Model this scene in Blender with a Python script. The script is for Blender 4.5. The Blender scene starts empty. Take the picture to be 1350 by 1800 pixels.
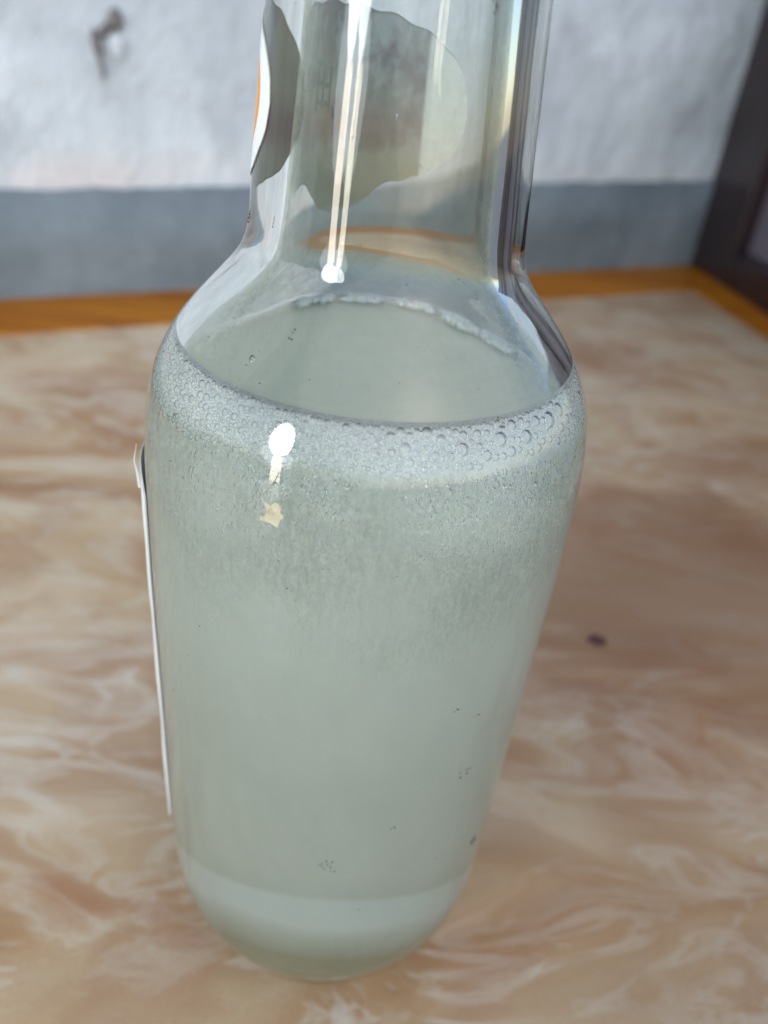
import bpy, bmesh, math, random
from mathutils import Vector, Matrix, noise
import numpy as np
R = math.radians
CM = 0.01
random.seed(7)
sc = bpy.context.scene
COL = sc.collection

# ------------------------------------------------------------------ camera
cd = bpy.data.cameras.new('camera'); cam = bpy.data.objects.new('camera', cd); COL.objects.link(cam)
_fw = Vector((0.03136054, 0.85589988, -0.5161898)); _up = Vector((-0.09918411, 0.51655964, 0.8504873)); _rt = _fw.cross(_up)
m = Matrix((( _rt.x, _up.x, -_fw.x, 0), (_rt.y, _up.y, -_fw.y, 0), (_rt.z, _up.z, -_fw.z, 0), (0, 0, 0, 1)))
m.translation = Vector((0, -12.271, 19.025)) * CM
cam.matrix_world = m
F_PX = 1381.3
cd.sensor_fit = 'VERTICAL'; cd.sensor_height = 7.04; cd.lens = 7.04 * F_PX / 1800
cd.clip_start = 0.01; cd.clip_end = 200
cd.dof.use_dof = True; cd.dof.focus_distance = 0.113; cd.dof.aperture_fstop = 2.6
sc.camera = cam

# ------------------------------------------------------------------ sky, daylight
SUN_EL, SUN_AZ = 48, -35    # high veiled sun behind the camera; azimuth from -y towards -x
w = bpy.data.worlds.new('World'); sc.world = w; w.use_nodes = True
nt = w.node_tree; bg = nt.nodes['Background']
sky = nt.nodes.new('ShaderNodeTexSky'); sky.sky_type = 'NISHITA'; sky.sun_disc = False
sky.sun_elevation = R(SUN_EL); sky.sun_rotation = R(180 + SUN_AZ); sky.air_density = 1.0; sky.dust_density = 0.7; sky.ozone_density = 1.0
nt.links.new(sky.outputs['Color'], bg.inputs['Color']); bg.inputs['Strength'].default_value = 0.14

def from_bottle(az, el, d):
    """point seen from the bottle's shoulder at azimuth az (from -y towards -x), elevation el, distance d (m)"""
    a, e = R(az), R(el)
    return Vector((-math.sin(a) * math.cos(e), -math.cos(a) * math.cos(e), math.sin(e))) * d + Vector((0, -0.03, 0.15))

def area_lamp(name, az0, az1, el0, el1, d, radiance, color, shape='RECTANGLE'):
    c = from_bottle((az0 + az1) / 2, (el0 + el1) / 2, d)
    wd = 2 * d * math.tan(R((az1 - az0) / 2)); h = 2 * d * math.tan(R((el1 - el0) / 2))
    l = bpy.data.lights.new(name, 'AREA'); l.shape = shape; l.size = wd; l.size_y = h
    ar = wd * h * (math.pi / 4 if shape == 'ELLIPSE' else 1)
    l.energy = radiance * ar * math.pi; l.color = color
    o = bpy.data.objects.new(name, l); COL.objects.link(o); o.location = c
    o.rotation_euler = (from_bottle(0, 0, 0) - c).to_track_quat('-Z', 'Y').to_euler()
    return o
area_lamp('doorway_daylight', 36, 48.5, 6.5, 27, 2.2, 15, (0.90, 0.96, 1.0), 'ELLIPSE')
area_lamp('doorway_haze_light', 33.5, 51, -1, 13, 2.25, 3.2, (0.84, 0.92, 1.0), 'ELLIPSE')
area_lamp('doorway_yard_light', 39.0, 44.6, -14, 6.5, 2.3, 11, (1.0, 0.89, 0.74))
sun = bpy.data.lights.new('sun', 'SUN'); sun.energy = 0.8; sun.angle = R(110); sun.color = (1, 0.93, 0.80)
so = bpy.data.objects.new('sun', sun); COL.objects.link(so)
so.rotation_euler = (-(from_bottle(SUN_AZ, SUN_EL, 1) - from_bottle(0, 0, 0))).to_track_quat('-Z', 'Y').to_euler()
sc.view_settings.view_transform = 'Standard'; sc.view_settings.look = 'None'
sc.view_settings.exposure = 0.42; sc.view_settings.gamma = 1.0
cy = sc.cycles
cy.use_denoising = True
cy.max_bounces = 16; cy.transmission_bounces = 14; cy.glossy_bounces = 6; cy.diffuse_bounces = 4; cy.transparent_max_bounces = 8
cy.caustics_refractive = True; cy.caustics_reflective = True; cy.blur_glossy = 0.3; cy.sample_clamp_indirect = 12

# ------------------------------------------------------------------ helpers
def tag(o, label=None, cat=None, group=None, kind=None):
    for k, v in (('label', label), ('category', cat), ('group', group), ('kind', kind)):
        if v: o[k] = v
    return o
def empty(name, loc=(0, 0, 0)):
    o = bpy.data.objects.new(name, None); COL.objects.link(o); o.location = loc; o.empty_display_size = .02; return o
def obj(name, bm, mats, parent=None, smooth=True):
    me = bpy.data.meshes.new(name); bm.normal_update(); bm.to_mesh(me); bm.free()
    for mt in (mats if isinstance(mats, (list, tuple)) else [mats]): me.materials.append(mt)
    if smooth: me.polygons.foreach_set('use_smooth', [True] * len(me.polygons))
    o = bpy.data.objects.new(name, me); COL.objects.link(o)
    if parent: o.parent = parent
    return o
class N:
    """small node-graph helper"""
    def __init__(s, name):
        s.m = bpy.data.materials.new(name); s.m.use_nodes = True; s.t = s.m.node_tree
        s.b = s.t.nodes['Principled BSDF']
    def n(s, t, **kw):
        x = s.t.nodes.new(t)
        for k, v in kw.items():
            if k in x.inputs: s.put(x.inputs[k], v)
            else: setattr(x, k, v)
        return x
    def put(s, i, v):
        if isinstance(v, bpy.types.NodeSocket): s.t.links.new(v, i)
        elif isinstance(v, bpy.types.Node): s.t.links.new(v.outputs[0], i)
        else: i.default_value = v
    def co(s, scale=(1, 1, 1), rot=(0, 0, 0), loc=(0, 0, 0)):
        c = s.n('ShaderNodeTexCoord'); mp = s.n('ShaderNodeMapping'); s.t.links.new(c.outputs['Object'], mp.inputs[0])
        mp.inputs['Scale'].default_value = scale; mp.inputs['Rotation'].default_value = rot; mp.inputs['Location'].default_value = loc
        return mp.outputs[0]
    def noise(s, vec, scale, detail=4, rough=.5, dist=0.0):
        x = s.n('ShaderNodeTexNoise'); s.put(x.inputs['Vector'], vec); x.inputs['Scale'].default_value = scale
        x.inputs['Detail'].default_value = detail; x.inputs['Roughness'].default_value = rough; x.inputs['Distortion'].default_value = dist
        return x.outputs['Fac']
    def ramp(s, f, *stops):
        x = s.n('ShaderNodeValToRGB'); s.put(x.inputs[0], f); e = x.color_ramp.elements
        while len(e) < len(stops): e.new(.5)
        for q, (p, c) in zip(e, stops):
            q.position = p; q.color = (c, c, c, 1) if isinstance(c, (int, float)) else (*c, 1)
        return x.outputs['Color']
    def mix(s, f, a, b, mode='MIX'):
        x = s.n('ShaderNodeMix', data_type='RGBA', blend_type=mode)
        s.put(x.inputs['Factor'], f)
        for i, v in ((6, a), (7, b)):
            if isinstance(v, tuple) and len(v) == 3: v = (*v, 1)
            s.put(x.inputs[i], v)
        return x.outputs[2]
    def math(s, op, a, b=0.0, c=None, clamp=False):
        x = s.n('ShaderNodeMath', operation=op, use_clamp=clamp); s.put(x.inputs[0], a); s.put(x.inputs[1], b)
        if c is not None: s.put(x.inputs[2], c)
        return x.outputs[0]
    def bump(s, h, strength=.3, dist=.001, target=None):
        x = s.n('ShaderNodeBump'); s.put(x.inputs['Height'], h); x.inputs['Strength'].default_value = strength; x.inputs['Distance'].default_value = dist
        if target is None: s.t.links.new(x.outputs[0], s.b.inputs['Normal'])
        return x
    def set(s, **kw):
        for k, v in kw.items():
            k = k.replace('_', ' ')
            if isinstance(v, tuple) and len(v) == 3 and s.b.inputs[k].type == 'RGBA': v = (*v, 1)
            s.put(s.b.inputs[k], v)
        return s
def ss(nn, val, lo, hi, inv=False):
    x = nn.n('ShaderNodeMapRange', interpolation_type='SMOOTHSTEP'); nn.put(x.inputs[0], val); x.inputs[1].default_value = lo; x.inputs[2].default_value = hi
    if inv: x.inputs[3].default_value = 1; x.inputs[4].default_value = 0
    return x.outputs[0]
def lin(r, g, b):
    f = lambda c: (c / 255 / 12.92) if c <= 10 else ((c / 255 + .055) / 1.055) ** 2.4
    return (f(r), f(g), f(b))

# ------------------------------------------------------------------ bottle profile (cm): fitted radius of the outside at each height
KZ = np.array([0, .25, .7, 1.3, 1.9, 2.6, 3.3, 5, 8, 11, 12.5, 13.5, 14.2, 14.8, 15.3, 15.8, 16.2, 16.6, 17.2, 18.5, 21, 24.])
KR = np.array([2.284, 2.413, 2.61, 2.86, 3.23, 3.47, 3.545, 3.60, 3.645, 3.695, 3.70, 3.648, 3.524, 3.262, 2.90, 2.457, 2.15, 2.065, 2.015, 1.924, 1.746, 1.507])
_h = np.diff(KZ); _d = np.diff(KR) / _h; _m = np.zeros(len(KR))
for i in range(1, len(KR) - 1):
    if _d[i - 1] * _d[i] > 0:
        w1 = 2 * _h[i] + _h[i - 1]; w2 = _h[i] + 2 * _h[i - 1]; _m[i] = (w1 + w2) / (w1 / _d[i - 1] + w2 / _d[i])
_m[0] = _d[0]; _m[-1] = _d[-1]
def rout(z):
    z = max(0.0, min(24.0, z)); i = min(len(_h) - 1, int(np.searchsorted(KZ, z, side='right')) - 1); i = max(0, i)
    t = (z - KZ[i]) / _h[i]
    return float((2*t**3-3*t**2+1)*KR[i] + (t**3-2*t**2+t)*_h[i]*_m[i] + (-2*t**3+3*t**2)*KR[i+1] + (t**3-t**2)*_h[i]*_m[i+1])
THICK = .25
_TZ = np.linspace(-1, 26, 541)
_TO = np.array([rout(z) for z in _TZ])
_k = np.exp(-.5 * (np.arange(-8, 9) * .05 / .13) ** 2); _k /= _k.sum()
_TS = np.convolve(np.pad(_TO, 8, mode='edge'), _k, 'valid')
_blend = np.clip((_TZ - 13.5) / 1.0, 0, 1)
_TO = _TO * (1 - _blend) + _TS * _blend
rout_fit = rout
def rout(z): return float(np.interp(z, _TZ, _TO)) if z > 13.4 else rout_fit(z)
def _rin(z):
    t = THICK
    if z < HEEL: t += HEELT * ((HEEL - z) / 2.4) ** 2
    q = min(1, max(0, (z - 13.0) / 3.2)); t += 0.26 * q * q * (3 - 2 * q)
    dr = (rout(z + .1) - rout(z - .1)) / .2
    return rout(z) - t * math.sqrt(1 + dr * dr) * .95 - .01
HEEL, HEELT, ZBOT = 4.2, .30, 1.6
_k2 = np.exp(-.5 * (np.arange(-12, 13) * .05 / .22) ** 2); _k2 /= _k2.sum()
_TI = np.convolve(np.pad(np.array([_rin(z) for z in _TZ]), 12, mode='edge'), _k2, 'valid')
def rin(z): return float(np.interp(z, _TZ, _TI))
def lathe(bm, prof, seg=200, mat=0, mats=None):
    rings = []
    for r, z in prof:
        if r < 1e-5: rings.append([bm.verts.new((0, 0, z * CM))]); continue
        rings.append([bm.verts.new((r * CM * math.cos(2 * math.pi * k / seg), r * CM * math.sin(2 * math.pi * k / seg), z * CM)) for k in range(seg)])
    for j in range(len(rings) - 1):
        a, b = rings[j], rings[j + 1]
        for k in range(seg):
            k2 = (k + 1) % seg
            if len(a) == 1: f = bm.faces.new((a[0], b[k2], b[k]))
            elif len(b) == 1: f = bm.faces.new((a[k], a[k2], b[0]))
            else: f = bm.faces.new((a[k], a[k2], b[k2], b[k]))
            f.material_index = mats[j] if mats else mat

# ------------------------------------------------------------------ glass bottle
g = N('clear_bottle_glass')
g.set(Base_Color=(.972, .99, .98), Roughness=0.0, IOR=1.5)
g.b.inputs['Transmission Weight'].default_value = 1
v = g.co((1, 1, .18))
big = g.noise(g.co((1, 1, .5)), 60, 2); fine = g.noise(v, 700, 3)
gc = g.n('ShaderNodeTexCoord'); gs = g.n('ShaderNodeSeparateXYZ'); g.t.links.new(gc.outputs['Object'], gs.inputs[0])
g.put(g.b.inputs['Roughness'], g.math('MULTIPLY', ss(g, gs.outputs[2], .020, .036, True), .05))   # stippled heel
g.bump(g.math('ADD', g.math('MULTIPLY', big, 1.0), g.math('MULTIPLY', fine, .02)), .12, .0012)
va = g.n('ShaderNodeVolumeAbsorption'); va.inputs['Color'].default_value = (.84, .84, .68, 1); va.inputs['Density'].default_value = 12
g.t.links.new(va.outputs[0], g.t.nodes['Material Output'].inputs['Volume'])
glassM = g.m
bottle = empty('glass_bottle')
tag(bottle, 'clear glass bottle with a tall neck and round shoulder, standing on the marbled table', 'bottle')
prof = [(0, .35), (.9, .3), (1.6, .14), (2.0, .02), (2.2, 0)]
zs = [.03, .08, .15, .25] + list(np.linspace(.4, 6.4, 44)) + list(np.linspace(6.7, 13.2, 22)) + list(np.linspace(13.4, 17.4, 44)) + list(np.linspace(17.8, 24, 14))
prof += [(rout(z), z) for z in zs]
prof += [(1.47, 24.6), (1.46, 24.9), (1.62, 25.0), (1.68, 25.15), (1.68, 25.7), (1.6, 25.9), (1.45, 26.0), (1.3, 26.0), (1.2, 25.9), (1.18, 25.4), (1.19, 24.6)]
prof += [(rin(z), z) for z in reversed(zs) if ZBOT < z < 24.0]
zb = min(z for z in zs if z > ZBOT)
rb = rin(zb)
inner_bottom = [(rb - .22, zb - .22), (rb - .55, zb - .38), (rb - 1.0, zb - .46), (1.0, zb - .38), (.5, zb - .30), (0, zb - .26)]
prof += inner_bottom
bm = bmesh.new(); lathe(bm, prof)
bmesh.ops.recalc_face_normals(bm, faces=bm.faces)
obj('glass_shell', bm, glassM, bottle)

# ------------------------------------------------------------------ cloudy liquid
ZL = 14.57
lq = N('cloudy_liquid_side')
col = lq.noise(lq.co((1, 1, .6)), 120, 3)
side = lq.ramp(col, (.3, (.95, .95, .95)), (.7, (1, 1, 1)))
c = lq.n('ShaderNodeTexCoord'); sx = lq.n('ShaderNodeSeparateXYZ'); lq.t.links.new(c.outputs['Object'], sx.inputs[0])
zz = sx.outputs[2]
side = lq.mix(1.0, side, lq.ramp(lq.math('MULTIPLY', zz, 6.0), (.2, (.45, .485, .42)), (.5, (.50, .54, .475)), (.72, (.585, .635, .57))), 'MULTIPLY')   # paler towards the top, shading put into the colour
# fine streaky residue clinging to the glass under the foam
mask = lq.ramp(zz, (0, 0), (1, 1))
mr = lq.n('ShaderNodeMapRange'); lq.put(mr.inputs[0], zz); mr.inputs[1].default_value = .105; mr.inputs[2].default_value = .132
patch = lq.ramp(lq.noise(lq.co(), 45, 2), (.42, 0.25), (.62, 1))
st = lq.noise(lq.co((1, 1, .33), (0, 0, 0)), 1150, 3, .6)
gr = lq.noise(lq.co(), 1500, 2, .6)
h = lq.math('MULTIPLY', lq.math('SUBTRACT', lq.math('ADD', st, lq.math('MULTIPLY', gr, .6)), .8), lq.math('MULTIPLY', mr.outputs[0], patch))
lq.bump(h, 1.0, .0022)
fz = lq.math('ADD', zz, lq.math('MULTIPLY', lq.math('SUBTRACT', lq.noise(lq.co(), 160, 4, .6), .5), .005))
fr = lq.n('ShaderNodeMapRange', interpolation_type='SMOOTHSTEP'); lq.put(fr.inputs[0], fz); fr.inputs[1].default_value = .1396; fr.inputs[2].default_value = .1422
side = lq.mix(lq.math('MULTIPLY', fr.outputs[0], lq.ramp(lq.noise(lq.co(), 35, 2), (.35, .4), (.6, .85))), side, (.76, .81, .77))
heel_band = lq.math('ADD', zz, lq.math('ADD', lq.math('MULTIPLY', sx.outputs[1], .75), lq.math('MULTIPLY', lq.noise(lq.co(), 40, 3), .002)))   # pale sloping band: refraction at the glass heel painted in
side = lq.mix(lq.ramp(lq.math('MULTIPLY', heel_band, 20), (.0, 1), (.545, .9), (.575, 0)), side, (.50, .555, .515))
side = lq.mix(lq.ramp(lq.math('MULTIPLY', heel_band, 20), (.56, 0), (.585, .28), (.70, 0)), side, (.34, .38, .33))
side = lq.mix(lq.ramp(lq.math('MULTIPLY', lq.math('ADD', heel_band, lq.math('MULTIPLY', lq.noise(lq.co((1, 1, 2)), 50, 3), .006)), 20), (.20, .95), (.45, 0)), side, (.25, .25, .17))   # olive base: table refracted through the glass, painted into the liquid
hi = lq.math('ADD', lq.math('ADD', 1.0, lq.math('MULTIPLY', mr.outputs[0], .07)), lq.math('MULTIPLY', h, .8))
side = lq.mix(1.0, side, hi, 'MULTIPLY')
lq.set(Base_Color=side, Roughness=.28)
lq.put(lq.b.inputs['Specular IOR Level'], lq.math('MULTIPLY', mr.outputs[0], .15))
lq.b.inputs['Subsurface Weight'].default_value = 1
lq.b.inputs['Subsurface Radius'].default_value = (1, 1, .9); lq.b.inputs['Subsurface Scale'].default_value = .016
lt = N('cloudy_liquid_surface')
lt.set(Base_Color=(.56, .585, .455), Roughness=.4, IOR=1.33)
lt.b.inputs['Specular IOR Level'].default_value = .08
lt.b.inputs['Subsurface Weight'].default_value = 1
lt.b.inputs['Subsurface Radius'].default_value = (1, 1, .9); lt.b.inputs['Subsurface Scale'].default_value = .016
lt.bump(lt.noise(lt.co(), 30, 2), .1, .002)
E1 = .012
liquid = empty('cloudy_liquid')
tag(liquid, 'cloudy pale grey-green liquid filling the bottle up to its shoulder', 'liquid')
lp = [(0, zb - .26 - E1), (.5, zb - .30 - E1), (1.0, zb - .38 - E1), (rb - 1.0, zb - .46 - E1), (rb - .55, zb - .38 - E1), (rb - .22 + E1, zb - .22 - E1)]
lzs = [z for z in zs if zb <= z < ZL + .1] + [ZL + .14]
lp += [(rin(z) + E1, z) for z in lzs]
nside = len(lp) - 1
rt_ = rin(ZL)
lp += [(rin(ZL + .14) - .015, ZL + .135), (rt_ - .07, ZL + .07), (rt_ - .13, ZL + .025), (rt_ - .24, ZL + .003), (rt_ - .5, ZL), (1.5, ZL), (.7, ZL), (0, ZL)]
bm = bmesh.new(); lathe(bm, lp, mats=[0] * nside + [1] * (len(lp) - 1 - nside))
bmesh.ops.recalc_face_normals(bm, faces=bm.faces)
obj('liquid_body', bm, [lq.m, lt.m], liquid)

# ------------------------------------------------------------------ foam: air bubbles pressed against the glass
bb = N('air_bubble'); bb.set(Base_Color=(1, 1, 1), Roughness=0.0, IOR=1 / 1.5); bb.b.inputs['Transmission Weight'].default_value = 1
tb = N('bubble_film'); tb.set(Base_Color=(1, 1, 1), Roughness=0.0, IOR=1.33); tb.b.inputs['Transmission Weight'].default_value = 1
foam = empty('foam_ring'); foam.parent = liquid
def ico(sub):
    b = bmesh.new(); bmesh.ops.create_icosphere(b, subdivisions=sub, radius=1.0)
    V = np.array([v.co[:] for v in b.verts]); F = np.array([[v.index for v in f.verts] for f in b.faces]); b.free(); return V, F
V1, F1 = ico(2); V0, F0 = ico(1)
pl = []          # (theta, z, r)
cell = {}
def free(th, z, r):
    x = th * 3.2; 
    for i in range(int(x / .12) - 1, int(x / .12) + 2):
        for j in range(int(z / .12) - 1, int(z / .12) + 2):
            for (a, b_, q) in cell.get((i, j), ()):
                if (a - x) ** 2 + (b_ - z) ** 2 < ((q + r) * .93) ** 2: return False
    return True
def band_low(th):   # lower edge of the foam by azimuth (ragged)
    return .50 + .12 * math.sin(th * 2.3 + 1.0) + .22 * noise.noise(Vector((th * 4, 0, 3)))
sizes = [.125, .1, .085, .07, .06, .05, .042, .034, .028, .023]
tries = [30, 60, 130, 220, 400, 700, 1500, 4000, 11000, 18000]
for r, t in zip(sizes, tries):
    for _ in range(t):
        th = random.uniform(-math.pi - .15, .35)
        d = random.random() ** 1.15 * band_low(th)
        if r > .05 and not (-1.55 < th < -.35 or (-2.9 < th < -2.2)) and random.random() < .75: continue
        if r > .065 and not (-1.5 < th < -.45) : continue
        if r > .08 and d > .3: continue
        z = ZL + .12 - r - d * 1.1
        rr = r * random.uniform(.85, 1.1)
        if free(th, z, rr):
            x = th * 3.2; cell.setdefault((int(x / .12), int(z / .12)), []).append((x, z, rr)); pl.append((th, z, rr))
def cpt(th, z, inset=0.0):
    q = rin(z) + inset; return Vector((q * math.cos(th), q * math.sin(th), z)) * CM
pl.sort(key=lambda p: -p[2])
big_b, small_b = pl[:230], pl[230:]
ref = bpy.data.meshes.new('bubble'); bmx = bmesh.new(); bmesh.ops.create_icosphere(bmx, subdivisions=3, radius=1.0); bmx.to_mesh(ref); bmx.free()
ref.polygons.foreach_set('use_smooth', [True] * len(ref.polygons)); ref.materials.append(bb.m)
for th, z, r in big_b:
    o = bpy.data.objects.new('bubble', ref); COL.objects.link(o); o.parent = foam
    o.location = cpt(th, z, E1 - r * .42 + .01); o.scale = (r * CM,) * 3
def cloud(name, pts, mat, parent, V=V1, F=F1):
    n = len(pts); P = np.array([p[0] for p in pts]); S = np.array([p[1] for p in pts])
    VV = (V[None] * S[:, None, None] + P[:, None]).reshape(-1, 3); FF = (F[None] + (np.arange(n) * len(V))[:, None, None]).reshape(-1, 3)
    me = bpy.data.meshes.new(name); me.from_pydata(VV.tolist(), [], FF.tolist()); me.materials.append(mat)
    me.polygons.foreach_set('use_smooth', [True] * len(me.polygons))
    o = bpy.data.objects.new(name, me); COL.objects.link(o); o.parent = parent; o['kind'] = 'stuff'; return o
cloud('fine_foam', [(cpt(t, z, E1 - r * .3 + .004)[:], r * CM) for t, z, r in small_b], bb.m, foam)
# shallow, vertically drawn-out air pockets clinging to the glass below the foam
pts = []
for k in range(2800):
    th = random.gauss(-1.15, .55); z = 14.05 - abs(random.gauss(0, 1.1))
    if z < 11 or noise.noise(Vector((th * 3, z * .9, 2))) < random.uniform(-.6, .1): continue
    r = random.choice([.02, .024, .028, .034, .042]); el = random.uniform(1.2, 3.0)
    q = rin(z) + E1 - r * (.455 + .03 * max(0, 13 - z))
    c_, s_ = math.cos(th), math.sin(th)
    M = np.array([[c_ * .55 * r, -s_ * r, 0], [s_ * .55 * r, c_ * r, -.25 * r * el * 0], [0, random.uniform(-.3, .3) * r, r * el]]) * CM
    pts.append((np.array([q * c_, q * s_, z]) * CM, M))
VV = np.concatenate([V0 @ M.T + P for P, M in pts]); FF = (F0[None] + (np.arange(len(pts)) * len(V0))[:, None, None]).reshape(-1, 3)
me = bpy.data.meshes.new('drawn_bubbles'); me.from_pydata(VV.tolist(), [], FF.tolist()); me.materials.append(bb.m); me.polygons.foreach_set('use_smooth', [True] * len(me.polygons))
o = bpy.data.objects.new('drawn_bubbles', me); COL.objects.link(o); o.parent = foam; o['kind'] = 'stuff'
# bubbles floating along the rear rim and one small cluster near the front-left
pts = []
for k in range(900):
    th = random.uniform(.45, 2.2)
    if noise.noise(Vector((th * 5, 7, 0))) < random.uniform(-.5, .15): continue
    q = rt_ - random.random() ** 2 * .3 - .02; r = random.choice([.03, .04, .05, .065, .09])
    pts.append(((q * math.cos(th) * CM, q * math.sin(th) * CM, (ZL + .06 + r * .2) * CM), r * CM))
ff = N('white_foam'); ff.set(Base_Color=(.66, .70, .68), Roughness=.12)
cloud('rim_foam', pts, ff.m, foam)

# ------------------------------------------------------------------ table, wall, cabinet built in plan (cm)
def P2(x, y): return (x * CM, y * CM)
def slab(bm, poly, z0, z1, mat=0):
    lo = [bm.verts.new((x * CM, y * CM, z0 * CM)) for x, y in poly]; hi = [bm.verts.new((x * CM, y * CM, z1 * CM)) for x, y in poly]
    fs = [bm.faces.new(hi), bm.faces.new(lo[::-1])]
    n = len(poly)
    for i in range(n): fs.append(bm.faces.new((lo[i], lo[(i + 1) % n], hi[(i + 1) % n], hi[i])))
    for f in fs: f.material_index = mat
def bevel(bm, w, seg=2):
    bmesh.ops.bevel(bm, geom=list(bm.edges), offset=w * CM, segments=seg, affect='EDGES', profile=.5)
U = Vector((0.845, 0.535)).normalized()      # along the back edge, to the right
V_ = Vector((-U.y, U.x))                     # towards the wall
A0 = Vector((-24.2, 36.5)); A1 = Vector((31.6, 69.0))   # inner line of the back strip
O1 = Vector((35.3, 81.0)); O0 = Vector((-27.2, 43.3))
inL = A0 + (A0 - A1).normalized() * 70; outL = O0 + (O0 - O1).normalized() * 66
RI = Vector((36.2, 22.0)); RO = Vector((39.5, 22.0))
rdir = (Vector((33.6, 54.0)) - A1).normalized()
RI = A1 + rdir * 110; RO = Vector((35.3, 78.5)) + (Vector((37.2, 55)) - Vector((35.3, 78.5))).normalized() * 118
NLi = Vector((inL.x + 20, inL.y - 90)); NLo = Vector((outL.x + 22, outL.y - 100))
mb = N('marbled_laminate')
mp = mb.co((.62, 1.45, 1), (0, 0, R(-8)))
n1 = mb.n('ShaderNodeTexNoise'); mb.put(n1.inputs['Vector'], mp); n1.inputs['Scale'].default_value = 9; n1.inputs['Detail'].default_value = 3
wv = mb.n('ShaderNodeVectorMath', operation='MULTIPLY_ADD'); mb.t.links.new(n1.outputs['Color'], wv.inputs[0]); wv.inputs[1].default_value = (.10, .10, .10); mb.put(wv.inputs[2], mp)
a = mb.noise(wv.outputs[0], 9, 7, .55, .9)
b2 = mb.noise(wv.outputs[0], 26, 6, .6, 1.6)
c2 = mb.noise(mb.co((1, 1.2, 1), (0, 0, R(-20)), (3, 1, 0)), 7, 3)
base = mb.ramp(a, (.30, lin(146, 104, 64)), (.42, lin(178, 144, 106)), (.52, lin(193, 169, 134)), (.62, lin(201, 179, 149)), (.75, lin(172, 134, 94)))
brown = mb.ramp(c2, (.50, 0), (.68, .75))
base = mb.mix(brown, base, lin(150, 104, 68))
veins = mb.ramp(b2, (.46, 0), (.52, .0), (.59, .42), (.64, .25), (.74, 0))
base = mb.mix(veins, base, lin(210, 204, 186))
rings = mb.n('ShaderNodeTexWave', wave_type='BANDS'); mb.put(rings.inputs['Vector'], wv.outputs[0]); rings.inputs['Scale'].default_value = 6; rings.inputs['Distortion'].default_value = 9; rings.inputs['Detail'].default_value = 4; rings.inputs['Detail Scale'].default_value = 1.6
base = mb.mix(mb.ramp(rings.outputs['Fac'], (.72, 0), (.98, .38)), base, lin(160, 118, 88))
gd = mb.noise(mb.co(), 900, 2)
base = mb.mix(mb.ramp(gd, (.35, .10), (.65, 0)), base, lin(120, 90, 70))
w2 = mb.noise(wv.outputs[0], 34, 5, .6, 1.6); w3 = mb.noise(mb.co(), 11, 2)
base = mb.mix(mb.math('MULTIPLY', mb.ramp(w2, (.50, 0), (.58, .38), (.66, 0)), mb.ramp(w3, (.42, .15), (.6, 1))), base, lin(222, 218, 204))
w4 = mb.noise(wv.outputs[0], 24, 5, .6, 1.2)
base = mb.mix(mb.math('MULTIPLY', mb.ramp(w4, (.54, 0), (.68, .6)), mb.ramp(w3, (.35, .9), (.62, .4))), base, lin(160, 104, 72))
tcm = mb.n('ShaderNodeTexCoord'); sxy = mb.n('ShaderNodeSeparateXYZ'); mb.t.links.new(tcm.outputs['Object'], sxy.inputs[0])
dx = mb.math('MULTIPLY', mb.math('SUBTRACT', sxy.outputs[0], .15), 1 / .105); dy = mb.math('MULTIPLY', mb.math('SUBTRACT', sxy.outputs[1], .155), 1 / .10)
brown_shade = mb.math('ADD', mb.math('SQRT', mb.math('ADD', mb.math('MULTIPLY', dx, dx), mb.math('MULTIPLY', dy, dy))), mb.math('MULTIPLY', mb.math('SUBTRACT', mb.noise(wv.outputs[0], 16, 5, .6), .5), 1.6))
base = mb.mix(mb.math('MULTIPLY', ss(mb, brown_shade, .7, 1.05, True), .62), base, lin(130, 84, 52))  # brown marbling patch that also carries a cast shadow as colour
shade_x = mb.math('ADD', sxy.outputs[0], mb.math('MULTIPLY', mb.math('SUBTRACT', mb.noise(wv.outputs[0], 8, 5, .6), .5), .16))
base = mb.mix(mb.math('MULTIPLY', ss(mb, shade_x, -.02, .09), .34), base, lin(106, 80, 60))  # right side of the top darkened in the colour, standing in for shade
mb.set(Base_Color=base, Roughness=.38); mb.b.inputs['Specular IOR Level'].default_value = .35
mb.bump(mb.noise(mb.co(), 400, 3), .06, .001)
wd = N('orange_varnished_wood')
wn = wd.noise(wd.co((.25, 3, 3), (0, 0, R(-32))), 28, 5, .6, .5)
wd.set(Base_Color=wd.ramp(wn, (.3, lin(128, 66, 12)), (.5, lin(164, 98, 16)), (.7, lin(184, 120, 22))), Roughness=.45)
wd.b.inputs['Specular IOR Level'].default_value = .15
wd.bump(wn, .1, .001)
table = empty('table')
tag(table, 'marbled tan laminate table with an orange varnished wooden border, under the bottle', 'table')
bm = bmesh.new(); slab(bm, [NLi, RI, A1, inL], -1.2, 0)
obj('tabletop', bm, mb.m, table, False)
for nm, poly in (('back_border', [inL, A1, O1, outL]), ('right_border', [RI, RO, O1, A1]), ('left_border', [NLi, inL, outL, NLo])):
    cc = sum(poly, Vector((0, 0))) / 4
    poly = [p + (cc - p).normalized() * .06 for p in poly]
    bm = bmesh.new(); slab(bm, poly, -2.6, .12); bevel(bm, .12)
    o = obj(nm, bm, wd.m, table, False)
for p in (O1 + Vector((-7, -8)), outL + Vector((10, 0)), RI + Vector((-5, 8)), NLi + Vector((8, 10))):
    bm = bmesh.new(); slab(bm, [p + Vector(q) for q in ((-2.5, -2.5), (2.5, -2.5), (2.5, 2.5), (-2.5, 2.5))], -75, -2.61); bevel(bm, .3)
    obj('leg', bm, wd.m, table, False)

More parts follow.
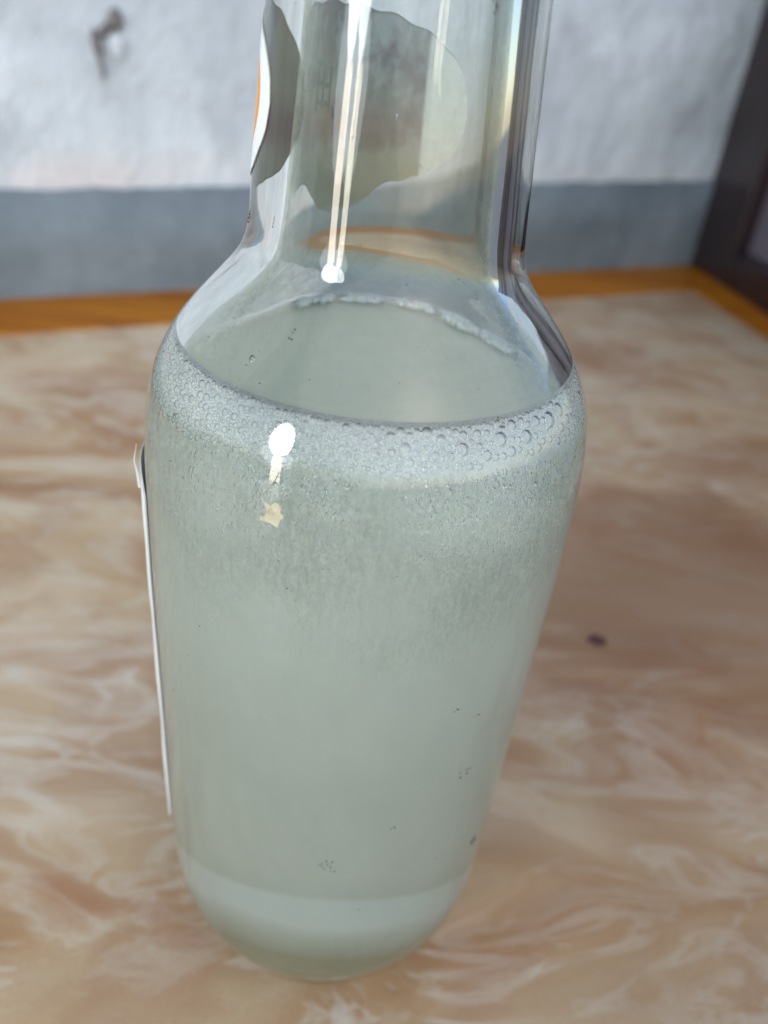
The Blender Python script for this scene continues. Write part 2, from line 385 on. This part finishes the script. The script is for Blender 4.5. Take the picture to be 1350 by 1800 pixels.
# small dried dark spot on the tabletop
sp = N('dried_spot'); sp.set(Base_Color=(.10, .045, .04), Roughness=.95)
sp.b.inputs['Specular IOR Level'].default_value = .1
bm = bmesh.new()
ring = [bm.verts.new(((9.6 + .36 * math.cos(k * .39) * (1 + .25 * math.sin(k * 1.7))) * CM, (11.3 + .36 * math.sin(k * .39) * (1 + .2 * math.cos(k * 2.3))) * CM, .0002)) for k in range(16)]
top = bm.verts.new((9.6 * CM, 11.3 * CM, .0005))
for k in range(16): bm.faces.new((ring[k], ring[(k + 1) % 16], top))
tag(obj('dried_stain', bm, sp.m), 'small dark dried spot on the brown part of the tabletop', 'stain')

# ------------------------------------------------------------------ wall
wb = N('rough_whitewash')
wc = wb.co()
wn1 = wb.noise(wc, 6, 6, .6); wn2 = wb.noise(wb.co((1.0, 1.0, .7)), 26, 6, .62)
wcol = wb.ramp(wn1, (.33, (.43, .475, .50)), (.5, (.56, .61, .63)), (.66, (.68, .735, .75)))
wcol = wb.mix(wb.ramp(wn2, (.51, 0), (.70, .6)), wcol, (.38, .41, .43))
tc = wb.n('ShaderNodeTexCoord'); ws = wb.n('ShaderNodeSeparateXYZ'); wb.t.links.new(tc.outputs['Object'], ws.inputs[0])
wz = wb.math('ADD', ws.outputs[2], wb.math('MULTIPLY', wb.math('SUBTRACT', wn2, .5), .03))
wcol = wb.mix(wb.math('MULTIPLY', ss(wb, wz, .075, .112, True), wb.ramp(wb.noise(wc, 9, 3), (.4, .2), (.6, .85))), wcol, (.70, .62, .58))
wb.set(Base_Color=wcol, Roughness=.85)
wb.bump(wb.math('ADD', wb.noise(wb.co((1, 1, .8)), 35, 6, .6), wb.math('MULTIPLY', wn1, .7)), .7, .008)
WD = (O1 - O0).normalized(); WN = Vector((WD.y, -WD.x))   # wall faces the camera
W0 = O0 + WN * -.4 + WD * -160; W1 = O1 + WN * -.4 + WD * 160
def wall_grid(bm, z0, z1, off, nz, nx, amp, topfn=None, s=0):
    g_ = []
    for i in range(nx + 1):
        p = W0.lerp(W1, i / nx); row = []
        for j in range(nz + 1):
            zt = z1 if topfn is None else topfn(p)
            z = z0 + (zt - z0) * j / nz
            n_ = noise.fractal(Vector((p.x * .09, p.y * .09, z * .12 + s)), 1, 2, 4) * amp
            q = p + WN * (off + n_)
            row.append(bm.verts.new((q.x * CM, q.y * CM, z * CM)))
        g_.append(row)
    for i in range(nx):
        for j in range(nz): bm.faces.new((g_[i][j], g_[i + 1][j], g_[i + 1][j + 1], g_[i][j + 1]))
    # back face for thickness
    return g_
bm = bmesh.new(); wall_grid(bm, -75, 200, 0, 230, 330, .25)
wall = obj('wall', bm, wb.m); tag(wall, 'rough whitewashed plaster wall behind the table', None, None, 'structure')
sol = wall.modifiers.new('thickness', 'SOLIDIFY'); sol.thickness = .15; sol.offset = -1
dm = N('grey_cement')
dn = dm.noise(dm.co(), 7, 5, .6); dn2 = dm.noise(dm.co(), 40, 4, .6)
dcol = dm.ramp(dn, (.35, (.11, .14, .155)), (.5, (.16, .195, .21)), (.66, (.225, .26, .28)))
dcol = dm.mix(dm.ramp(dn2, (.6, 0), (.75, .3)), dcol, (.35, .38, .41))
dm.set(Base_Color=dcol, Roughness=.75); dm.bump(dn2, .5, .005)
def dado_top(p):
    s_ = (p - O0).dot(WD); return 7.4 + s_ / 73 * 1.7 + .16 * noise.noise(Vector((s_ * .35, 1, 0))) + .1 * noise.noise(Vector((s_ * 1.3, 5, 0)))
bm = bmesh.new(); gg = wall_grid(bm, -75, 8, .55, 20, 700, .1, dado_top, 9)
# top edge returns to the wall
edge = []
for row in gg:
    v0 = row[-1].co; edge.append(bm.verts.new((v0.x - WN.x * .9 * CM, v0.y - WN.y * .9 * CM, v0.z + .0004)))
for i in range(len(gg) - 1): bm.faces.new((gg[i][-1], gg[i + 1][-1], edge[i + 1], edge[i]))
dado = obj('cement_band', bm, dm.m, wall)
# chipped scar in the plaster: a ragged brown groove with a lifted flake
sm = N('bare_plaster_scar'); sm.set(Base_Color=sm.ramp(sm.noise(sm.co(), 300, 3), (.3, (.10, .085, .08)), (.7, (.24, .22, .215))), Roughness=.95)
def on_wall(s_, z, off): 
    q = O0 + WD * s_ + WN * off; return Vector((q.x * CM, q.y * CM, z * CM))
def blob(bm, s0, z0, rs, rz, ang=0, off=.45, th=.35, k0=0):
    n_ = 22; ring = []; 
    for k in range(n_):
        a_ = 2 * math.pi * k / n_; q = 1 + .35 * noise.noise(Vector((math.cos(a_) * 1.4 + k0, math.sin(a_) * 1.4, k0)))
        x, y = rs * q * math.cos(a_), rz * q * math.sin(a_); x, y = x * math.cos(ang) - y * math.sin(ang), x * math.sin(ang) + y * math.cos(ang)
        ring.append(bm.verts.new(on_wall(s0 + x, z0 + y, -.6 + .4)))
    c_ = bm.verts.new(on_wall(s0, z0, off + th))
    mid = [bm.verts.new(on_wall(0, 0, 0)) for _ in range(n_)]
    for k in range(n_):
        mid[k].co = ring[k].co.lerp(c_.co, .35) + Vector((WN.x, WN.y, 0)) * th * .4 * CM
    for k in range(n_):
        bm.faces.new((ring[k], ring[(k + 1) % n_], mid[(k + 1) % n_], mid[k])); bm.faces.new((mid[k], mid[(k + 1) % n_], c_))
SCAR_S = 9.2
bm = bmesh.new()
blob(bm, SCAR_S + .3, 18.1, .5, .62, .2, .1, .15, 1); blob(bm, SCAR_S - .45, 17.45, .75, .28, .7, .1, .1, 5)
blob(bm, SCAR_S - 1.0, 16.6, .28, 1.0, .15, .1, .08, 9); blob(bm, SCAR_S - .8, 15.3, .16, .8, .1, .05, .04, 12)
obj('chipped_scar', bm, sm.m, wall)
fm = N('lifted_whitewash'); fm.set(Base_Color=(.58, .62, .65), Roughness=.8)
bm = bmesh.new(); blob(bm, SCAR_S + .3, 16.6, .55, .75, 0, -.05, .12, 3)
obj('plaster_flake', bm, fm.m, wall)

# floor
bm = bmesh.new()
vs = [bm.verts.new(p) for p in ((-30, -30, -.752), (30, -30, -.752), (30, 30, -.752), (-30, 30, -.752))]; bm.faces.new(vs)
fl = N('cement_floor'); fl.set(Base_Color=fl.ramp(fl.noise(fl.co(), 2, 5), (.3, (.20, .19, .17)), (.7, (.30, .28, .26))), Roughness=.8)
tag(obj('ground', bm, fl.m, None, False), None, None, None, 'structure')

# ------------------------------------------------------------------ dark cabinet along the table's right side
dk = N('dark_brown_varnish')
dkn = dk.noise(dk.co((1, 1, .15)), 60, 4)
dk.set(Base_Color=dk.ramp(dkn, (.3, (.020, .012, .013)), (.7, (.036, .020, .020))), Roughness=.28)
pn = N('grey_violet_panel_paint')
pn.set(Base_Color=pn.ramp(pn.noise(pn.co((1, 1, .4)), 9, 3), (.3, (.11, .085, .10)), (.7, (.17, .15, .18))), Roughness=.22)
cab = empty('cabinet_door')
tag(cab, 'dark brown varnished cabinet with violet-grey glossy panels, right of the table', 'cabinet')
D0 = Vector((34.9, 81.4)); DD = (Vector((41.5, 20.0)) - D0).normalized(); DN = Vector((-DD.y, DD.x)) # into the cabinet (+x)
if DN.x < 0: DN = -DN
def cslab(s0, s1, o0, o1, z0, z1, mat, name):
    q = [D0 + DD * s0 + DN * o0, D0 + DD * s1 + DN * o0, D0 + DD * s1 + DN * o1, D0 + DD * s0 + DN * o1]
    bm = bmesh.new(); slab(bm, q, z0, z1); bmesh.ops.recalc_face_normals(bm, faces=bm.faces); bevel(bm, .25); return obj(name, bm, mat, cab, False)
x = 0
cslab(0, 9, 0, 4, -75, 32, dk.m, 'stile')
cslab(9.02, 48, .1, 4, -6, 3.4, dk.m, 'rail')
s0 = 9.02
for wdt in (15, 14):
    cslab(s0, s0 + wdt - .02, 1.6, 3.0, 3.42, 30, pn.m, 'panel')
    cslab(s0 + wdt, s0 + wdt + 5, 0.2, 4, 3.42, 30, dk.m, 'stile')
    s0 += wdt + 5.02
cslab(0, 49, 4.1, 13, -75, 31, dk.m, 'carcass')

# ------------------------------------------------------------------ labels on the glass (printed paper wrapped on the bottle)
def paper(name, az0, az1, zfun, off, mats, parent, nu=90, nv=40, th=.012):
    """closed thin sheet: columns by azimuth (deg from -y towards -x); mats = outer face, reverse face"""
    bm = bmesh.new(); uvl = bm.loops.layers.uv.new('UVMap'); S = []
    for side in (0, 1):
        g_ = []
        for i in range(nu + 1):
            az = az0 + (az1 - az0) * i / nu; z0, z1 = zfun(az); row = []
            for j in range(nv + 1):
                z = z0 + (z1 - z0) * j / nv; q = rout(z) + off(az, z) + (th if side == 0 else 0); a_ = R(az)
                row.append((bm.verts.new((-q * math.sin(a_) * CM, -q * math.cos(a_) * CM, z * CM)), az, z))
            g_.append(row)
        S.append(g_)
    def face(c, mi):
        if len({id(x[0]) for x in c}) < 3: return
        f = bm.faces.new([x[0] for x in c]); f.material_index = mi
        for l_, x in zip(f.loops, c): l_[uvl].uv = (x[1] / 360, x[2] / 30)
    for i in range(nu):
        for j in range(nv):
            for side in (0, 1):
                g_ = S[side]; c = [g_[i][j], g_[i + 1][j], g_[i + 1][j + 1], g_[i][j + 1]]
                face(c[::-1] if side == 0 else c, side)
    rim = [(i, 0) for i in range(nu)] + [(nu, j) for j in range(nv)] + [(i, nv) for i in range(nu, 0, -1)] + [(0, j) for j in range(nv, 0, -1)]
    for k in range(len(rim)):
        (i, j), (i2, j2) = rim[k], rim[(k + 1) % len(rim)]
        face([S[0][i][j], S[1][i][j], S[1][i2][j2], S[0][i2][j2]], 1)
    return obj(name, bm, mats, parent)
def label_coords(nn):
    uv = nn.n('ShaderNodeUVMap'); us = nn.n('ShaderNodeSeparateXYZ'); nn.t.links.new(uv.outputs[0], us.inputs[0])
    return nn.math('MULTIPLY', us.outputs[0], 360), nn.math('MULTIPLY', us.outputs[1], 30)
LC, LH, LZ, LZH = 140, 83, 18.14, 1.25
white = lin(244, 247, 246)
nl = N('neck_label_print'); az_, z_ = label_coords(nl)
ea = nl.math('DIVIDE', nl.math('SUBTRACT', az_, LC), LH); ez = nl.math('DIVIDE', nl.math('SUBTRACT', z_, LZ), LZH)
rad = nl.math('SQRT', nl.math('ADD', nl.math('MULTIPLY', ea, ea), nl.math('MULTIPLY', ez, ez)))
nl.set(Base_Color=nl.ramp(rad, (0, lin(150, 40, 60)), (.74, lin(175, 50, 66)), (.75, lin(240, 238, 230)), (.79, lin(240, 160, 50)), (.855, lin(238, 150, 40)), (.862, white)), Roughness=.5)
nr = N('neck_label_gummed_reverse'); az_, z_ = label_coords(nr)
rv = nr.ramp(nr.noise(nr.co(), 180, 4), (.3, lin(150, 153, 155)), (.7, lin(190, 192, 188)))
rv = nr.mix(nr.ramp(nr.noise(nr.co(), 120, 4, .6), (.42, 0), (.58, .9)), rv, lin(112, 72, 74))
rv = nr.mix(nr.ramp(nr.noise(nr.co((1, 1, .6), (0, 0, 0), (3, 1, 2)), 95, 4, .6), (.50, 0), (.60, .8)), rv, lin(200, 208, 214))
rv = nr.mix(ss(nr, az_, 88, 100, True), rv, lin(190, 184, 160))
redz = nr.math('MULTIPLY', ss(nr, z_, 17.3, 17.8), ss(nr, z_, 17.9, 18.3, True))
rv = nr.mix(nr.math('MULTIPLY', redz, nr.math('MULTIPLY', .85, nr.ramp(nr.noise(nr.co(), 90, 3), (.35, .3), (.6, 1)))), rv, lin(132, 66, 78))
rv = nr.mix(ss(nr, z_, 17.2, 17.6, True), rv, lin(165, 166, 150))
rv = nr.mix(ss(nr, az_, 193, 195.5), rv, white)
rv = nr.mix(nr.ramp(nr.noise(nr.co(), 420, 3, .7), (.62, 0), (.72, .5)), rv, lin(120, 125, 120))
nr.set(Base_Color=rv, Roughness=.7)
def nz(az):
    e = min(1, abs(az - LC) / LH); q = (1 - e ** 2.1) ** (1 / 2.1)
    lo = 1.04 + .12 * noise.noise(Vector((az * .045, 3, 0))) + .04 * noise.noise(Vector((az * .16, 0, 0)))
    if 120 < az < 176: lo += .28 * math.sin(math.pi * (az - 120) / 56)
    return LZ - LZH * q * lo, LZ + LZH * q * (1 + .02 * math.sin(az * .3))
paper('neck_label', LC - LH, LC + LH, nz, lambda a, z: .006, [nl.m, nr.m], bottle)
# dark printed strokes that show on the reverse of the neck label
ink = N('dark_ink'); ink.set(Base_Color=(.02, .025, .03), Roughness=.7)
bm = bmesh.new()
def stroke(a0, z0, a1, z1, w_=.035):
    n_ = 5; A = []
    da, dz = a1 - a0, z1 - z0; r_ = 1.95; L_ = math.hypot(R(da) * r_, dz); px, pz = -dz / L_ * w_, R(da) * r_ / L_ * w_
    for k in range(n_ + 1):
        a_, z = a0 + da * k / n_, z0 + dz * k / n_
        row = []
        for sg in (-1, 1):
            aa = R(a_) + sg * px / r_; q = rout(z + sg * pz) + .002
            row.append(bm.verts.new((-q * math.sin(aa) * CM, -q * math.cos(aa) * CM, (z + sg * pz) * CM)))
        A.append(row)
    for k in range(n_): bm.faces.new((A[k][0], A[k][1], A[k + 1][1], A[k + 1][0]))
for a0, z0, a1, z1 in ((x0 - 8, y0, x1 - 8, y1) for x0, y0, x1, y1 in ((131, 18.62, 131, 17.98), (137, 18.64, 137, 18.0), (131, 18.34, 137, 18.34), (131, 18.1, 143, 18.06), (143, 18.55, 143, 17.95), (137, 18.3, 143, 18.32), (146, 18.02, 148, 17.86), (131, 18.6, 137, 18.62))):
    stroke(a0, z0, a1, z1)
obj('printed_mark', bm, ink.m, bottle)
bl = N('body_label_paper'); az_, z_ = label_coords(bl)
bl.set(Base_Color=bl.mix(ss(bl, az_, 96, 96.6), white, lin(205, 60, 50)), Roughness=.55)
bw = N('body_label_reverse'); bw.set(Base_Color=lin(225, 225, 215), Roughness=.7)
def bz(az):
    t = (az - 69) / 9.0
    top = 12.25 + .9 * max(0, 1 - t) ** .5 * 0 + .5 * min(1, max(0, t)) ** .6
    bot = 4.75 - 1.2 * min(1, max(0, t)) ** .5
    return bot + .1 * noise.noise(Vector((az * .5, 2, 0))), top
paper('body_label', 69, 205, bz, lambda a, z: .015 + min(1, max(0, (a - 69) / 7)) ** .8 * max(0.2, 1 - max(0, a - 80) / 40) * (.048 + .02 * noise.noise(Vector((z * .8, 0, 4)))), [bl.m, bw.m], bottle, 100, 60, .016)
bm = bmesh.new()   # torn fibre standing up from the label's corner
pts_ = [(12.2, .10, .05), (12.45, .12, .035), (12.7, .16, .022), (13.0, .12, .008)]
rows = []
for z, o_, wd_ in pts_:
    row = []
    for k in range(6):
        a_ = R(76); q = rout(z) + o_ + wd_ * math.cos(k * math.pi / 3) * .6; tt = wd_ * math.sin(k * math.pi / 3)
        row.append(bm.verts.new(((-q * math.sin(a_) + tt * math.cos(a_)) * CM, (-q * math.cos(a_) - tt * math.sin(a_)) * CM, z * CM)))
    rows.append(row)
for a, b in zip(rows, rows[1:]):
    for k in range(6): bm.faces.new((a[k], a[(k + 1) % 6], b[(k + 1) % 6], b[k]))
obj('torn_fibre', bm, bw.m, bottle)

# ------------------------------------------------------------------ dust, a scratch and specks of dirt on the glass
dirt = N('dirt'); dirt.set(Base_Color=(.13, .115, .09), Roughness=.9)
def gpt(azd, z, off=.004):
    q = rout(z) + off; a_ = R(azd); return Vector((-q * math.sin(a_), -q * math.cos(a_), z)) * CM
pts = []
for k in range(90):
    azd = random.uniform(-75, 75); z = random.choice([random.uniform(2, 14), random.uniform(13, 20), random.uniform(14.5, 16.5)]); r = random.choice([.006, .007, .008, .01, .013])
    pts.append((gpt(azd, z)[:], r * CM))
for az_c, z_c, n_, sg in ((-.9, 6.35, 10, .07), (.3, 6.5, 5, .06), (-54.1, 5.42, 22, .07), (49.9, 14.2, 7, .035), (-30.3, 10.02, 3, .03), (-37.8, 9.69, 3, .03), (-38.6, 8.22, 8, .06),
                           (-17.8, 7.41, 3, .03), (-32.9, 14.81, 6, .035), (-2.7, 14.57, 4, .03), (-31.8, 19.45, 12, .05), (73, 16.64, 5, .06), (24.7, 15.59, 4, .04), (-71.6, 14.71, 3, .03)):
    for k in range(n_):
        pts.append((gpt(az_c + random.gauss(0, sg * 16), z_c + random.gauss(0, sg))[:], random.uniform(.008, .02) * CM))
cloud('dirt_speck', pts, dirt.m, bottle, V0, F0)
# seed bubbles caught in the glass wall
for a_, z, r in ((.7, 18.22, .032), (33.5, 15.21, .045), (32.2, 15.30, .02), (34.2, 15.12, .018)):
    o = bpy.data.objects.new('seed_bubble', ref); COL.objects.link(o); o.parent = bottle
    o.location = gpt(a_, z, -.09); o.scale = (r * CM, r * CM, r * 1.25 * CM)
# hair-thin straw stuck across the shoulder
bm = bmesh.new(); rows = []
for k in range(13):
    t = k / 12; az0_ = 24.1 - 6.3 * t; z0_ = 13.55 + .55 * t; c0 = gpt(az0_ - 1.2 * math.sin(t * 3), z0_, .012)
    rows.append([bm.verts.new(c0 + Vector((math.cos(j * 2.09), 0, math.sin(j * 2.09))) * .010 * CM) for j in range(3)])
for a, b in zip(rows, rows[1:]):
    for k in range(3): bm.faces.new((a[k], a[(k + 1) % 3], b[(k + 1) % 3], b[k]))
hr = N('dry_straw'); hr.set(Base_Color=(.42, .38, .28), Roughness=.6)
tag(obj('straw_fibre', bm, hr.m), 'hair-thin straw stuck to the bottle shoulder below the bright highlight', 'fibre')

# torn scrap of cream paper stuck below the highlight
scp = N('cream_paper_scrap'); scp.set(Base_Color=scp.ramp(scp.noise(scp.co(), 900, 3), (.35, lin(176, 166, 136)), (.6, lin(206, 198, 168))), Roughness=.8)
bm = bmesh.new()
out = [(20.2, 13.46), (18.6, 13.40), (17.6, 13.50), (16.2, 13.44), (16.4, 13.32), (15.4, 13.26), (16.4, 13.17), (16.6, 12.99), (18.6, 13.06), (20.8, 13.06), (20.9, 13.17), (19.9, 13.14), (19.3, 13.24)]
for o_, in ((.004,), (.010,)):
    vs = [bm.verts.new(gpt(a_, z, o_)) for a_, z in [(p_, 13.51 + (q_ - 13.24) * .72) for p_, q_ in out]]; f = bm.faces.new(vs if o_ > .005 else vs[::-1])
lo_, hi_ = list(bm.verts)[:len(out)], list(bm.verts)[len(out):]
for k in range(len(out)): bm.faces.new((lo_[k], hi_[k], hi_[(k + 1) % len(out)], lo_[(k + 1) % len(out)]))
bmesh.ops.recalc_face_normals(bm, faces=bm.faces)
tag(obj('paper_scrap', bm, scp.m, None, False), 'tiny torn cream paper scrap stuck to the bottle under its brightest highlight', 'paper scrap')

# dried milky residue left on the inside of the glass between the liquid and the neck
rf = N('dried_residue')
tr = rf.n('ShaderNodeBsdfTransparent'); df = rf.n('ShaderNodeBsdfDiffuse'); df.inputs['Color'].default_value = (.44, .47, .37, 1)
mx = rf.n('ShaderNodeMixShader'); tc = rf.n('ShaderNodeTexCoord'); sp_ = rf.n('ShaderNodeSeparateXYZ'); rf.t.links.new(tc.outputs['Object'], sp_.inputs[0])
cov = rf.math('ADD', sp_.outputs[2], rf.math('MULTIPLY', rf.math('SUBTRACT', rf.noise(rf.co((1, 1, .5)), 90, 3, .5), .5), .02))
cov = rf.math('MAXIMUM', ss(rf, cov, .150, .178, True), .75)
lw = rf.n('ShaderNodeLayerWeight'); lw.inputs[0].default_value = .5
path = rf.math('POWER', rf.math('DIVIDE', 1.0, rf.math('MAXIMUM', rf.math('SUBTRACT', 1.0, lw.outputs['Facing']), .1)), 1.35)
dens = rf.math('MULTIPLY', rf.math('MULTIPLY', cov, path), rf.ramp(rf.noise(rf.co(), 500, 4, .7), (.3, .07), (.7, .19)))
rf.put(mx.inputs[0], rf.math('MINIMUM', dens, .85)); rf.t.links.new(tr.outputs[0], mx.inputs[1]); rf.t.links.new(df.outputs[0], mx.inputs[2])
rf.t.links.new(mx.outputs[0], rf.t.nodes['Material Output'].inputs['Surface'])
bm = bmesh.new(); lathe(bm, [(rin(z) - .006, z) for z in np.linspace(14.78, 23.5, 110)])
obj('residue_film', bm, rf.m, bottle)
